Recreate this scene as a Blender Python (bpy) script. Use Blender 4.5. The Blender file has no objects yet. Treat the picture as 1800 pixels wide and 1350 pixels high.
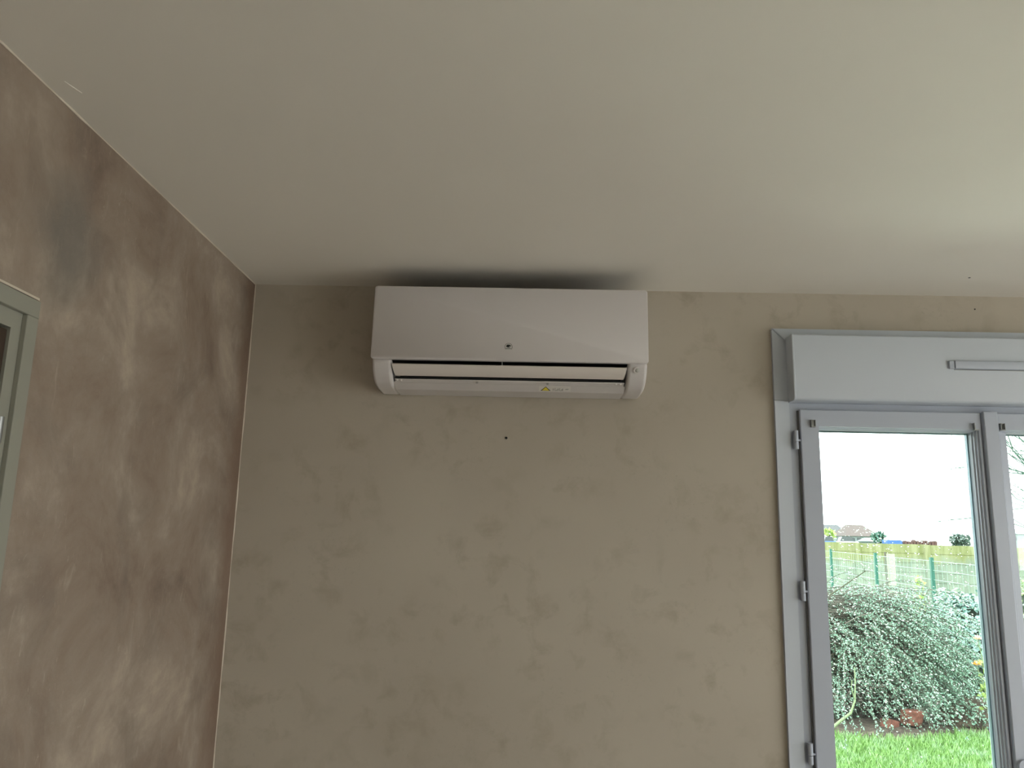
import bpy, math, random
from mathutils import Vector, Matrix
S = bpy.context.scene
C = S.collection
random.seed(7)

# ------------------------------------------------------------------ camera
cam_d = bpy.data.cameras.new('camera'); cam = bpy.data.objects.new('camera', cam_d); C.objects.link(cam)
S.camera = cam
F_PX, PITCH, YAW, ROLL = 1403.958, 0.193626823, -0.0195847546, 0.0227900519
cam_d.sensor_width = 36.0; cam_d.sensor_fit = 'HORIZONTAL'; cam_d.lens = F_PX / 1800 * 36.0
cam_d.clip_start = 0.02; cam_d.clip_end = 600
cy, sy, cp, sp = math.cos(YAW), math.sin(YAW), math.cos(PITCH), math.sin(PITCH)
fw = Vector((sy*cp, cy*cp, sp)); rt = Vector((cy, -sy, 0)); up = rt.cross(fw)
c_, s_ = math.cos(ROLL), math.sin(ROLL)
rt2 = c_*rt + s_*up; up2 = -s_*rt + c_*up
cam.matrix_world = Matrix(((rt2.x, up2.x, -fw.x, 0), (rt2.y, up2.y, -fw.y, 0), (rt2.z, up2.z, -fw.z, 1.725), (0, 0, 0, 1)))

# ------------------------------------------------------------------ sky, daylight, exposure
SKY = 7.8
w = bpy.data.worlds.new('World'); S.world = w; w.use_nodes = True
nt = w.node_tree; bg = nt.nodes['Background']
bg.inputs['Color'].default_value = (0.95, 0.98, 1.0, 1); bg.inputs['Strength'].default_value = SKY

def portal(loc, rot, sx, sz):
    l = bpy.data.lights.new('window_portal', 'AREA'); l.shape = 'RECTANGLE'; l.size = sx; l.size_y = sz
    l.cycles.is_portal = True
    o = bpy.data.objects.new('window_portal', l); C.objects.link(o); o.location = loc; o.rotation_euler = rot
portal((1.38, 2.73, 1.06), (-math.pi/2, 0, 0), 1.16, 2.12)
portal((4.45, -0.45, 1.15), (0, math.pi/2, 0), 2.3, 4.3)

S.view_settings.view_transform = 'Standard'; S.view_settings.look = 'None'
S.view_settings.gamma = 1.0; S.view_settings.use_curve_mapping = False
S.view_settings.exposure = 0.08

# ------------------------------------------------------------------ materials
def mat(name, col, rough=0.6, metal=0.0, spec=0.5):
    m = bpy.data.materials.new(name); m.use_nodes = True
    b = m.node_tree.nodes['Principled BSDF']
    b.inputs['Base Color'].default_value = (*col, 1); b.inputs['Roughness'].default_value = rough
    b.inputs['Metallic'].default_value = metal; b.inputs['Specular IOR Level'].default_value = spec
    return m
def N(m, t, **kw):
    n = m.node_tree.nodes.new(t)
    for k, v in kw.items():
        if k in n.inputs: n.inputs[k].default_value = v
        else: setattr(n, k, v)
    return n
def ramp(m, fac, stops):
    r = N(m, 'ShaderNodeValToRGB'); e = r.color_ramp.elements
    while len(e) < len(stops): e.new(0.5)
    for q, (p, c) in zip(e, stops): q.position = p; q.color = (*c, 1) if len(c) == 3 else c
    m.node_tree.links.new(fac, r.inputs[0]); return r.outputs[0]
def coord(m, scale=(1, 1, 1)):
    t = N(m, 'ShaderNodeTexCoord'); mp = N(m, 'ShaderNodeMapping'); mp.inputs['Scale'].default_value = scale
    m.node_tree.links.new(t.outputs['Object'], mp.inputs[0]); return mp.outputs[0]
def noise(m, vec, sc, det=4, rough=0.6, dist=0.0):
    n = N(m, 'ShaderNodeTexNoise', Scale=sc, Detail=det, Roughness=rough, Distortion=dist)
    m.node_tree.links.new(vec, n.inputs['Vector']); return n.outputs[0]
def mix(m, fac, a, b, mode='MIX'):
    n = N(m, 'ShaderNodeMix', data_type='RGBA', blend_type=mode); L = m.node_tree.links
    for s, v in ((0, fac), (6, a), (7, b)):
        if isinstance(v, (int, float)): n.inputs[s].default_value = v
        elif isinstance(v, tuple): n.inputs[s].default_value = (*v, 1)
        else: L.new(v, n.inputs[s])
    return n.outputs[2]
def bump(m, h, strength, dist=0.002):
    b = N(m, 'ShaderNodeBump', Strength=strength, Distance=dist); m.node_tree.links.new(h, b.inputs['Height'])
    m.node_tree.links.new(b.outputs[0], m.node_tree.nodes['Principled BSDF'].inputs['Normal'])
def setcol(m, c): m.node_tree.links.new(c, m.node_tree.nodes['Principled BSDF'].inputs['Base Color'])
BW = (0, 0, 0); WH = (1, 1, 1)

# sponge-patterned wallpaper of the back wall
m_back = mat('sponged_wallpaper', (.5, .45, .38), .75, 0, .25)
v = coord(m_back)
base = mix(m_back, ramp(m_back, noise(m_back, v, 1.6, 3, .5), [(.35, BW), (.65, WH)]), (.455, .405, .335), (.505, .455, .38))
bl = ramp(m_back, noise(m_back, v, 13, 5, .6, .3), [(.50, BW), (.68, WH)])
gate = ramp(m_back, noise(m_back, v, 4.2, 3, .5), [(.38, BW), (.58, WH)])
k = mix(m_back, 1.0, bl, gate, 'MULTIPLY')
base = mix(m_back, k, base, (.405, .355, .285))
fine = ramp(m_back, noise(m_back, v, 75, 4, .7), [(.56, BW), (.74, WH)])
f2 = mix(m_back, 1.0, fine, ramp(m_back, noise(m_back, v, 6, 2, .5), [(.5, BW), (.65, (.5, .5, .5))]), 'MULTIPLY')
base = mix(m_back, f2, base, (.36, .32, .27))
setcol(m_back, base); bump(m_back, noise(m_back, v, 120, 3), .12, .001)

# trowelled taupe lime finish of the left wall
m_left = mat('trowelled_taupe_plaster', (.3, .25, .2), .6, 0, .3)
v = coord(m_left)
n1 = noise(m_left, v, 3.4, 6, .66, .4)
base = ramp(m_left, n1, [(.30, (.19, .138, .105)), (.43, (.27, .207, .162)), (.55, (.32, .258, .208)), (.68, (.43, .355, .285))])
n2 = ramp(m_left, noise(m_left, v, 5.5, 5, .6, .8), [(.52, BW), (.68, WH)])
base = mix(m_left, mix(m_left, 1.0, n2, (.45, .45, .45), 'MULTIPLY'), base, (.175, .14, .115))
n3 = ramp(m_left, noise(m_left, coord(m_left, (1, 3.0, .8)), 7, 6, .7, 1.2), [(.60, BW), (.75, WH)])
base = mix(m_left, mix(m_left, 1.0, n3, (.5, .5, .5), 'MULTIPLY'), base, (.50, .42, .335))
# the darker grey patch high on the wall and the reddish-brown stripe beside the corner
def blob(m, cx, cy_, cz, rx, ry, rz, lo=.4, hi=1.0):
    t = N(m, 'ShaderNodeTexCoord'); mp = N(m, 'ShaderNodeMapping')
    mp.inputs['Location'].default_value = (-cx/rx, -cy_/ry, -cz/rz); mp.inputs['Scale'].default_value = (1/rx, 1/ry, 1/rz)
    L = m.node_tree.links; L.new(t.outputs['Object'], mp.inputs[0])
    ln = N(m, 'ShaderNodeVectorMath', operation='LENGTH'); L.new(mp.outputs[0], ln.inputs[0])
    ad = N(m, 'ShaderNodeMath', operation='ADD'); L.new(ln.outputs['Value'], ad.inputs[0])
    sb = N(m, 'ShaderNodeMath', operation='MULTIPLY_ADD'); L.new(noise(m, t.outputs['Object'], 6, 5, .6), sb.inputs[0])
    sb.inputs[1].default_value = 1.6; sb.inputs[2].default_value = -.8; L.new(sb.outputs[0], ad.inputs[1])
    return ramp(m, ad.outputs[0], [(lo, WH), (hi, BW)])
base = mix(m_left, mix(m_left, 1.0, blob(m_left, -.864, 1.40, 2.25, 1, .12, .17, .2, 1.25), (.62, .62, .62), 'MULTIPLY'), base, (.165, .155, .14))
base = mix(m_left, mix(m_left, 1.0, blob(m_left, -.864, 2.39, 1.9, 1, .10, 2.0, .3, 1.2), (.75, .75, .75), 'MULTIPLY'), base, (.20, .13, .092))
n4 = ramp(m_left, noise(m_left, coord(m_left, (1, 2.2, .7)), 26, 8, .75, 2.0), [(.60, BW), (.68, WH)])
g4 = ramp(m_left, noise(m_left, coord(m_left), 3.1, 3, .5), [(.5, BW), (.62, (.45, .45, .45))])
base = mix(m_left, mix(m_left, 1.0, n4, g4, 'MULTIPLY'), base, (.55, .47, .38))
setcol(m_left, base); bump(m_left, noise(m_left, coord(m_left), 22, 8, .75), .5, .004)

m_ceil = mat('matt_ceiling_paint', (.78, .74, .67), .85, 0, .2)
v = coord(m_ceil)
setcol(m_ceil, ramp(m_ceil, noise(m_ceil, v, 1.5, 3), [(.3, (.765, .725, .655)), (.7, (.795, .755, .685))]))
bump(m_ceil, noise(m_ceil, v, 90, 3), .06, .001)
m_plain = mat('pale_wall_paint', (.55, .50, .43), .8, 0, .2)
m_floor = mat('beige_floor_tile', (.52, .48, .43), .35)
m_caulk = mat('cream_caulk', (.62, .55, .46), .6)
m_pvc = mat('white_pvc', (.46, .50, .585), .28, 0, .5)
m_pvc2 = mat('white_pvc_matt', (.55, .595, .665), .45, 0, .5)
m_ac = mat('white_ac_plastic', (.64, .605, .60), .32, 0, .5)
m_ac2 = mat('white_louver_plastic', (.72, .66, .62), .35, 0, .5)
m_black = mat('black_plastic', (.008, .008, .009), .5)
m_dark = mat('dark_grille', (.012, .013, .015), .7)
m_steel = mat('worn_steel', (.36, .37, .37), .35, .8)
m_spacer = mat('aluminium_spacer', (.14, .20, .235), .4, .3)
m_casing = mat('greige_paint', (.285, .28, .235), .5)
m_brown = mat('dark_brown_wood', (.045, .028, .018), .5)
m_yellow = mat('yellow_warning', (.75, .62, .05), .5)
m_ink = mat('black_ink', (.01, .01, .01), .5)
m_paper = mat('sticker_film', (.74, .71, .68), .4)
m_logo = mat('silver_badge', (.62, .61, .58), .35)

def glass_mat(name, tint, gl=.9):
    m = bpy.data.materials.new(name); m.use_nodes = True; t = m.node_tree; t.nodes.clear()
    o = t.nodes.new('ShaderNodeOutputMaterial'); tr = t.nodes.new('ShaderNodeBsdfTransparent'); g = t.nodes.new('ShaderNodeBsdfGlossy')
    g.inputs['Roughness'].default_value = .01; tr.inputs[0].default_value = (*tint, 1)
    fr = t.nodes.new('ShaderNodeFresnel'); fr.inputs[0].default_value = 1.3
    mx = t.nodes.new('ShaderNodeMixShader'); t.links.new(fr.outputs[0], mx.inputs[0])
    t.links.new(tr.outputs[0], mx.inputs[1]); t.links.new(g.outputs[0], mx.inputs[2]); t.links.new(mx.outputs[0], o.inputs[0])
    return m
m_glass = glass_mat('window_glass', (.955, .985, .975))
m_drop = bpy.data.materials.new('rain_water'); m_drop.use_nodes = True
b = m_drop.node_tree.nodes['Principled BSDF']
b.inputs['Transmission Weight'].default_value = 1.0; b.inputs['IOR'].default_value = 1.33; b.inputs['Roughness'].default_value = 0.02

# ------------------------------------------------------------------ mesh helpers
def origin(p):
    while p is not None and p.parent is not None: p = p.parent
    return Vector(p.location) if p is not None else Vector((0, 0, 0))
def link(name, V, Fc, m, parent=None, bev=0, seg=2, smooth=False, ang=40, mats=None):
    o0 = origin(parent)
    me = bpy.data.meshes.new(name); me.from_pydata([tuple(Vector(q) - o0) for q in V], [], Fc); me.update()
    o = bpy.data.objects.new(name, me); C.objects.link(o)
    if m is not None: me.materials.append(m)
    if mats:
        for x in mats: me.materials.append(x)
    if parent is not None: o.parent = parent
    if bev:
        b = o.modifiers.new('bevel', 'BEVEL'); b.width = bev; b.segments = seg; b.limit_method = 'ANGLE'; b.angle_limit = math.radians(ang)
    if smooth or bev:
        for p in me.polygons: p.use_smooth = True
        try: me.set_sharp_from_angle(angle=math.radians(38))
        except Exception: pass
    return o
class MB:
    def __init__(s): s.v = []; s.f = []
    def box(s, x0, x1, y0, y1, z0, z1):
        n = len(s.v); s.v += [(x, y, z) for z in (z0, z1) for y in (y0, y1) for x in (x0, x1)]
        s.f += [tuple(n+i for i in q) for q in ((0, 2, 3, 1), (4, 5, 7, 6), (0, 1, 5, 4), (2, 6, 7, 3), (0, 4, 6, 2), (1, 3, 7, 5))]
        return s
    def prism_x(s, prof, x0, x1):          # prof: (y,z) polygon
        n = len(s.v); k = len(prof)
        s.v += [(x0, y, z) for y, z in prof] + [(x1, y, z) for y, z in prof]
        s.f += [tuple(n+i for i in range(k)), tuple(n+k+i for i in reversed(range(k)))]
        s.f += [(n+i, n+k+i, n+k+(i+1) % k, n+(i+1) % k) for i in range(k)]
        return s
    def tube(s, pts, rad, k=8, cap=True):
        n0 = len(s.v); P = [Vector(p) for p in pts]
        for i, p in enumerate(P):
            d = (P[min(i+1, len(P)-1)] - P[max(i-1, 0)]).normalized()
            a = d.cross(Vector((0, 0, 1)));
            if a.length < 1e-3: a = d.cross(Vector((0, 1, 0)))
            a.normalize(); b_ = d.cross(a)
            r = rad[i] if isinstance(rad, (list, tuple)) else rad
            for j in range(k):
                t = 2*math.pi*j/k; s.v.append(tuple(p + r*(math.cos(t)*a + math.sin(t)*b_)))
        for i in range(len(P)-1):
            for j in range(k):
                s.f.append((n0+i*k+j, n0+i*k+(j+1) % k, n0+(i+1)*k+(j+1) % k, n0+(i+1)*k+j))
        if cap:
            s.f.append(tuple(n0+j for j in reversed(range(k)))); s.f.append(tuple(n0+(len(P)-1)*k+j for j in range(k)))
        return s
    def rings(s, R, close=False):           # R: (x0,x1,z0,z1,y) concentric rectangles
        n = len(s.v)
        for x0, x1, z0, z1, y in R: s.v += [(x0, y, z0), (x1, y, z0), (x1, y, z1), (x0, y, z1)]
        m_ = len(R)
        for i in range(m_ if close else m_-1):
            a = n+4*i; b_ = n+4*((i+1) % m_)
            s.f += [(a+j, a+(j+1) % 4, b_+(j+1) % 4, b_+j) for j in range(4)]
        return s
    def poly_y(s, pts, y0, y1):              # pts: (x,z) polygon, extruded along y
        n = len(s.v); k = len(pts)
        s.v += [(x, y0, z) for x, z in pts] + [(x, y1, z) for x, z in pts]
        s.f += [tuple(n+i for i in range(k)), tuple(n+k+i for i in reversed(range(k)))]
        s.f += [(n+i, n+(i+1) % k, n+k+(i+1) % k, n+k+i) for i in range(k)]
        return s
    def build(s, name, m, parent=None, **kw): return link(name, s.v, s.f, m, parent, **kw)
def box(name, x0, x1, y0, y1, z0, z1, m, parent=None, **kw): return MB().box(x0, x1, y0, y1, z0, z1).build(name, m, parent, **kw)
def empty(name, loc, **props):
    o = bpy.data.objects.new(name, None); C.objects.link(o); o.location = loc; o.empty_display_size = .05
    for k_, v_ in props.items(): o[k_] = v_
    return o
def tag(o, label=None, category=None, group=None, kind=None):
    if label: o['label'] = label
    if category: o['category'] = category
    if group: o['group'] = group
    if kind: o['kind'] = kind
    return o
def struct(o, label=None, cat=None): o['kind'] = 'structure'; return tag(o, label, cat)
def rounded(x0, x1, z0, z1, r, n=6):
    pts = []
    for cx, cz, a0 in ((x1-r, z1-r, 0), (x0+r, z1-r, 90), (x0+r, z0+r, 180), (x1-r, z0+r, 270)):
        for i in range(n+1):
            t = math.radians(a0 + 90*i/n); pts.append((cx + r*math.cos(t), cz + r*math.sin(t)))
    return pts

# ------------------------------------------------------------------ room shell
XL, XR, YB, YF, H = -.8638, 4.2, 2.4, -3.2, 2.5
WX0, WX1, WZ1 = .80, 1.945, 2.148
b = MB(); b.box(XL-.3, WX0, YB, YB+.32, -.1, H).box(WX1, XR+.3, YB, YB+.32, -.1, H).box(WX0, WX1, YB, YB+.32, WZ1, H).box(WX0, WX1, YB+.02, YB+.32, -.1, .0)
struct(b.build('wall_back', m_back), 'beige sponge-patterned wall holding the air conditioner and the garden window', 'wall')
DY0, DY1, DZ = .42, 1.295, 2.070
b = MB(); b.box(XL-.14, XL, DY1, YB, 0, H).box(XL-.14, XL, YF, DY0, 0, H).box(XL-.14, XL, DY0, DY1, DZ, H)
struct(b.build('wall_left', m_left), 'brown trowelled plaster wall on the left with blotchy taupe finish', 'wall')
b = MB(); b.box(XR, XR+.25, 1.7, YB, 0, H).box(XR, XR+.25, YF, -2.6, 0, H).box(XR, XR+.25, -2.6, 1.7, 2.3, H)
struct(b.build('wall_right', m_plain), 'pale wall to the right with a wide garden opening', 'wall')
struct(MB().box(XL-.14, 2.6, YF-.2, YF, 0, H).box(3.6, XR+.25, YF-.2, YF, 0, H).box(2.6, 3.6, YF-.2, YF, 0, H).build('wall_front', m_plain), 'pale wall behind the viewer', 'wall')
struct(box('ceiling', XL-1.6, XR+.3, YF-.2, YB+.32, H, H+.2, m_ceil), 'off-white painted ceiling above the air conditioner', 'ceiling')
struct(box('floor', XL-1.6, XR+.3, YF-.2, YB+.02, -.1, 0, m_floor), 'beige tiled floor of the room', 'floor')
# unlit corridor behind the doorway
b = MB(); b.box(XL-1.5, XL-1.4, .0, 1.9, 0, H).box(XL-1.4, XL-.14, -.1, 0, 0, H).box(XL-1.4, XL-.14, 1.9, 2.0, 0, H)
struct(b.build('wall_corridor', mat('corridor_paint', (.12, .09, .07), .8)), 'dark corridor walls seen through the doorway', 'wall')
# thin filler beads where the walls and ceiling meet
def bead(name, p0, p1, r, label, n=60):
    P = [Vector(p0).lerp(Vector(p1), i/n) for i in range(n+1)]
    rr = [r*random.uniform(.35, 1.3) for _ in P]
    o = MB().tube(P, rr, 6).build(name, m_caulk, smooth=True); struct(o, label, 'trim')
bead('trim_1', (XL, YF+.1, H), (XL, YB, H), .0028, 'thin cream filler line between left wall and ceiling', 120)
bead('trim_2', (XL, YB, 0), (XL, YB, H), .0026, 'thin cream filler line in the corner of left and back walls', 90)

# ------------------------------------------------------------------ doorway on the left wall
d = empty('door_1', (XL, .9, 0), kind='structure', label='grey-green painted door frame on the brown left wall, door opened to the corridor', category='door')
def xframe(mb, x0, x1, a, b_, z0, z1, wd):   # three-sided frame in the plane of the left wall
    mb.box(x0, x1, b_-wd, b_, z0, z1-wd); mb.box(x0, x1, a, a+wd, z0, z1-wd); mb.box(x0, x1, a, b_, z1-wd, z1)
b = MB(); xframe(b, XL, XL+.010, .372, 1.333, 0, 2.1165, .031); b.build('architrave', m_casing, d, bev=.0015)
b = MB(); xframe(b, XL-.14, XL+.0006, .40, 1.3085, 0, 2.088, .0325); b.build('door_frame', m_casing, d)
leaf = box('door_leaf', XL-.87, XL-.003, 1.234, 1.2745, .01, 2.052, m_brown, d, bev=.002)
b = MB().tube([(XL+.004, 1.2775, 1.862), (XL+.004, 1.2775, 1.905)], .0065, 12); b.build('hinge', m_steel, d, smooth=True)
b = MB().box(XL, XL+.003, .6, 1.338, 2.1205, 2.1245); b.build('filler_strip', m_caulk, d)

# ------------------------------------------------------------------ air conditioner
ac = empty('air_conditioner', (-.053, 2.4, 2.30), category='air conditioner',
           label='white wall-mounted split air conditioner with slightly open louver, hung just under the ceiling')
full = [(2.396, 2.154), (2.305, 2.154), (2.272, 2.1575), (2.252, 2.1635), (2.235, 2.172), (2.221, 2.184), (2.211, 2.197), (2.205, 2.210), (2.202, 2.2205),
        (2.209, 2.228), (2.216, 2.426), (2.222, 2.436), (2.234, 2.440), (2.396, 2.440)]
AX0, AX1, MX0, MX1 = -.4425, .3375, -.3865, .2815
upper = [(2.209, 2.2222), (2.216, 2.426), (2.222, 2.436), (2.234, 2.440), (2.396, 2.440), (2.396, 2.2222)]
b = MB(); b.prism_x(full, AX0, MX0); b.build('end_cheek', m_ac, ac, bev=.009, seg=4, ang=50)
b = MB(); b.prism_x(full, MX1, AX1); b.build('end_cheek', m_ac, ac, bev=.009, seg=4, ang=50)
b = MB(); b.prism_x(upper, MX0, MX1)
b.prism_x([(2.396, 2.154), (2.301, 2.154), (2.262, 2.167), (2.264, 2.1715), (2.396, 2.1715)], MX0, MX1)
b.build('housing', m_ac, ac)
# mouth: dark curved duct with scroll
b = MB(); b.prism_x([(2.380, 2.1718), (2.380, 2.2220), (2.376, 2.2220), (2.366, 2.200), (2.350, 2.185), (2.32, 2.177), (2.275, 2.1735), (2.275, 2.1718)], MX0, MX1)
b.prism_x([(2.212, 2.2219), (2.378, 2.2219), (2.378, 2.2160), (2.226, 2.2185)], MX0, MX1)
b.build('air_outlet', m_black, ac)
def slab(path, th):
    P = [Vector((0, y, z)) for y, z in path]; out = []; inn = []
    for i, p in enumerate(P):
        t_ = (P[min(i+1, len(P)-1)] - P[max(i-1, 0)]).normalized(); n_ = Vector((0, -t_.z, t_.y))
        out.append((p.y, p.z)); inn.append((p.y - n_.y*th, p.z - n_.z*th))
    return out + inn[::-1]
lv = [(2.2025, 2.2085), (2.2060, 2.2035), (2.2115, 2.1975), (2.219, 2.1915), (2.229, 2.186), (2.2395, 2.1825)]
k = len(lv); V = []; Fc = []
for x0, x1 in ((-.3848, .2798),):
    for i, (y, z) in enumerate(lv):
        ins = .006*(i/(k-1))**1.2
        V += [(x0+ins, y, z), (x1-ins, y, z)]
    for i, (y, z) in enumerate(lv):
        ins = .006*(i/(k-1))**1.2
        V += [(x0+ins, y+.0035, z+.0026), (x1-ins, y+.0035, z+.0026)]
for i in range(k-1):
    a = 2*i; Fc += [(a, a+1, a+3, a+2), (2*k+a, 2*k+a+2, 2*k+a+3, 2*k+a+1), (a, a+2, 2*k+a+2, 2*k+a), (a+1, 2*k+a+1, 2*k+a+3, a+3)]
Fc += [(0, 2*k, 2*k+1, 1), (2*k-2, 2*k-1, 4*k-1, 4*k-2)]
link('louver', V, Fc, m_ac2, ac, smooth=True)
# lower lip behind the louver with small clips
b = MB(); b.prism_x([(2.2475, 2.1760), (2.2475, 2.1735), (2.262, 2.1675), (2.275, 2.1675), (2.275, 2.176)], -.3815, .2775)
lip = b.build('outlet_lip', m_ac, ac, bev=.0008)
for x in (-.374, -.3625, .2675, .255): MB().box(x-.0025, x+.0025, 2.2490, 2.2515, 2.1690, 2.1735).build('clip', m_paper, lip)
for x in (-.145, .058):
    MB().box(x-.003, x+.003, 2.250, 2.254, 2.1665, 2.1705).build('clip', mat('grey_clip', (.35, .34, .32), .5), lip)
MB().prism_x([(2.2425, 2.1800), (2.2445, 2.1780), (2.300, 2.1760), (2.300, 2.1800)], -.379, .275).build('outlet_seal', m_black, ac)
for x in (-.0725,): MB().box(x-.0012, x+.0012, 2.206, 2.235, 2.206, 2.2215).build('louver_bracket', mat('grey_tab', (.25, .25, .24), .5), ac)
# smooth front panel with rounded corners, slightly leaning
pts = rounded(-.4455, .3400, 2.2215, 2.4400, .009, 6)
def lean(z): return 2.195 + .010*(z-2.2215)/.2185
V = []; K = len(pts)
for off, ins in ((.0, .0022), (.0012, .0006), (.003, 0), (.011, 0)):
    for x, z in pts:
        cx, cz = -.05275, 2.33; xx = x + (ins if x < cx else -ins); zz = z + (ins if z < cz else -ins)
        V.append((xx, lean(z)+off, zz))
Fc = [tuple(reversed(range(K))), tuple(3*K+i for i in range(K))]
for q in range(3): Fc += [(q*K+i, q*K+(i+1) % K, (q+1)*K+(i+1) % K, (q+1)*K+i) for i in range(K)]
Fc = [tuple(reversed(f)) for f in Fc]
panel = link('front_panel', V, Fc, m_ac, ac, smooth=True)
# dark air intake on top
b = MB()
for i in range(60): b.box(-.40+i*.0118, -.40+i*.0118+.004, 2.245, 2.385, 2.4402, 2.4425)
for i in range(6): b.box(-.405, .312, 2.245+i*.0275, 2.2475+i*.0275, 2.4401, 2.4431)
b.box(-.41, .315, 2.225, 2.392, 2.4396, 2.4404)
b.build('intake_grille', m_dark, ac)
# round badge with the animal head and the name bar
bx, bz = -.0552, 2.2625; by = lean(bz)
badge = MB().poly_y([(bx+.0108*math.copysign(abs(math.cos(t))**.9, math.cos(t)), bz+.0108*math.copysign(abs(math.sin(t))**.9, math.sin(t))) for t in [2*math.pi*i/40 for i in range(40)]], by-.0004, by+.0003).build('badge', m_ink, panel)
badge.name = 'badge_ring'
MB().poly_y([(bx+.0098*math.copysign(abs(math.cos(t))**.9, math.cos(t)), bz+.0098*math.copysign(abs(math.sin(t))**.9, math.sin(t))) for t in [2*math.pi*i/40 for i in range(40)]], by-.0007, by-.0003).build('badge_face', m_logo, panel)
hd = [(-80, 95), (-60, 108), (-20, 110), (50, 105), (90, 82), (105, 50), (128, 40), (80, 26), (55, 42), (32, 40), (38, 22), (72, 14), (30, 0), (20, -10), (55, -42), (18, -34), (0, -8), (-22, -30), (-45, -20), (-70, -18), (-110, 12), (-104, 48)]
sc = .000061
MB().poly_y([(bx+x*sc, bz+z*sc) for x, z in hd], by-.0010, by-.0006).build('badge_emblem', m_ink, panel)
MB().box(bx-125*sc, bx+120*sc, by-.0010, by-.0006, bz-98*sc, bz-76*sc).build('badge_lettering', m_ink, panel)
# receiver window on the right cheek
sx, sz = .3085, 2.2040
rng = []; 
cyl = MB(); n_ = Vector((0, -1, -.42)).normalized(); c0 = Vector((sx, 2.2062, sz))
def disc(c, r0, r1, h, m_, nm, par, rr=None):
    a = Vector((1, 0, 0)); bb = n_.cross(a).normalized(); V = []; Fc = []; kk = 28
    prof = rr or [(r1, -.002), (r1, h), (r0, h), (r0, h-.0012)]
    for r, q in prof:
        for j in range(kk):
            t = 2*math.pi*j/kk; V.append(tuple(c + a*r*math.cos(t) + bb*r*math.sin(t) + n_*q))
    for i in range(len(prof)-1):
        for j in range(kk): Fc.append((i*kk+j, i*kk+(j+1) % kk, (i+1)*kk+(j+1) % kk, (i+1)*kk+j))
    Fc.append(tuple((len(prof)-1)*kk+j for j in range(kk)))
    return link(nm, V, Fc, m_, par, smooth=True)
disc(c0, .0062, .0098, .0026, m_ac, 'receiver_ring', ac)
disc(c0, 0, 0, 0, mat('receiver_lens', (.55, .55, .52), .15), 'receiver_lens', ac, rr=[(.0062, .0), (.0055, .0022), (.0035, .0036), (.001, .0040)])
# warning sticker on the sloping underside lip
so = Vector((0, 2.301, 2.154)); su = (Vector((0, 2.262, 2.167)) - so).normalized(); sn = Vector((0, su.z, -su.y)) ; sn = sn if sn.y < 0 else -sn
def sticker(pts, h, nm, m_, par=ac):
    V = [tuple(so + Vector((x, 0, 0)) + su*s + sn*h) for x, s in pts] + [tuple(so + Vector((x, 0, 0)) + su*s - sn*.0002) for x, s in pts]
    kk = len(pts); Fc = [tuple(range(kk)), tuple(reversed(range(kk, 2*kk)))] + [(i, (i+1) % kk, kk+(i+1) % kk, kk+i) for i in range(kk)]
    return link(nm, V, Fc, m_, par)
st = sticker([(.034, .006), (.126, .006), (.126, .036), (.034, .036)], .0003, 'warning_sticker', m_paper)
sticker([(.0385, .009), (.0685, .009), (.0535, .034)], .0005, 'warning_triangle', m_ink, st)
sticker([(.0430, .0105), (.0640, .0105), (.0535, .0305)], .0007, 'warning_triangle_face', m_yellow, st)
MBp = []
for x0, wd, kind in ((.0745, .003, 0), (.0800, .007, 1), (.0890, .003, 0), (.0935, .007, 1), (.1020, .003, 0)):
    if kind: 
        for q in ([(x0, .010), (x0+.0012, .010), (x0+.0012, .026), (x0, .026)], [(x0, .010), (x0+wd, .010), (x0+wd, .012), (x0, .012)], [(x0+wd-.0012, .010), (x0+wd, .010), (x0+wd, .020), (x0+wd-.0012, .020)]): MBp.append(q)
    else: MBp.append([(x0, .010), (x0+.0016, .010), (x0+.0016, .024), (x0, .024)])
gk = mat('grey_print', (.16, .15, .15), .5)
V = []; Fc = []
for q in MBp:
    n0 = len(V); V += [tuple(so + Vector((x, 0, 0)) + su*s + sn*.0006) for x, s in q]; Fc.append(tuple(n0+i for i in range(4)))
link('sticker_symbols', V, Fc, gk, st)
sticker([(.110, .016), (.118, .016), (.121, .022), (.112, .022)], .0005, 'sticker_print', mat('pale_print', (.42, .42, .40), .5), st)

# ------------------------------------------------------------------ roller shutter box with air vent
rb = empty('roller_shutter_box', (1.37, 2.4, 2.15), category='shutter box', label='long white roller shutter box above the garden window, with an air vent')
prof = [(2.399, 2.153), (2.347, 2.153), (2.3385, 2.1555), (2.335, 2.160), (2.335, 2.3485), (2.338, 2.352), (2.399, 2.352)]
MB().prism_x(prof, .7955, 1.952).build('cover', m_pvc2, rb, smooth=True)
for x0, x1 in ((.7885, .7955), (1.952, 1.959)):
    MB().prism_x([(2.399, 2.1515), (2.347, 2.1515), (2.337, 2.1545), (2.3336, 2.160), (2.3336, 2.350), (2.337, 2.3535), (2.399, 2.3535)], x0, x1).build('end_cap', m_pvc2, rb, bev=.002)
vent = MB(); vent.prism_x([(2.337, 2.2525), (2.3265, 2.2535), (2.325, 2.256), (2.325, 2.276), (2.3265, 2.2775), (2.337, 2.2775)], 1.2640, 1.4920)
vn = vent.build('air_vent', m_pvc, rb, bev=.0012)
for x0 in (1.2480, 1.4935): box('vent_end_cap', x0, x0+.0150, 2.3275, 2.337, 2.2530, 2.2770, m_pvc, vn, bev=.0015)
b = MB().box(1.264, 1.492, 2.3335, 2.3352, 2.2778, 2.2790).box(1.264, 1.492, 2.3335, 2.3352, 2.2505, 2.2522)
b.build('vent_seam', mat('vent_shadow_seam', (.3, .31, .31), .6), vn)

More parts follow.
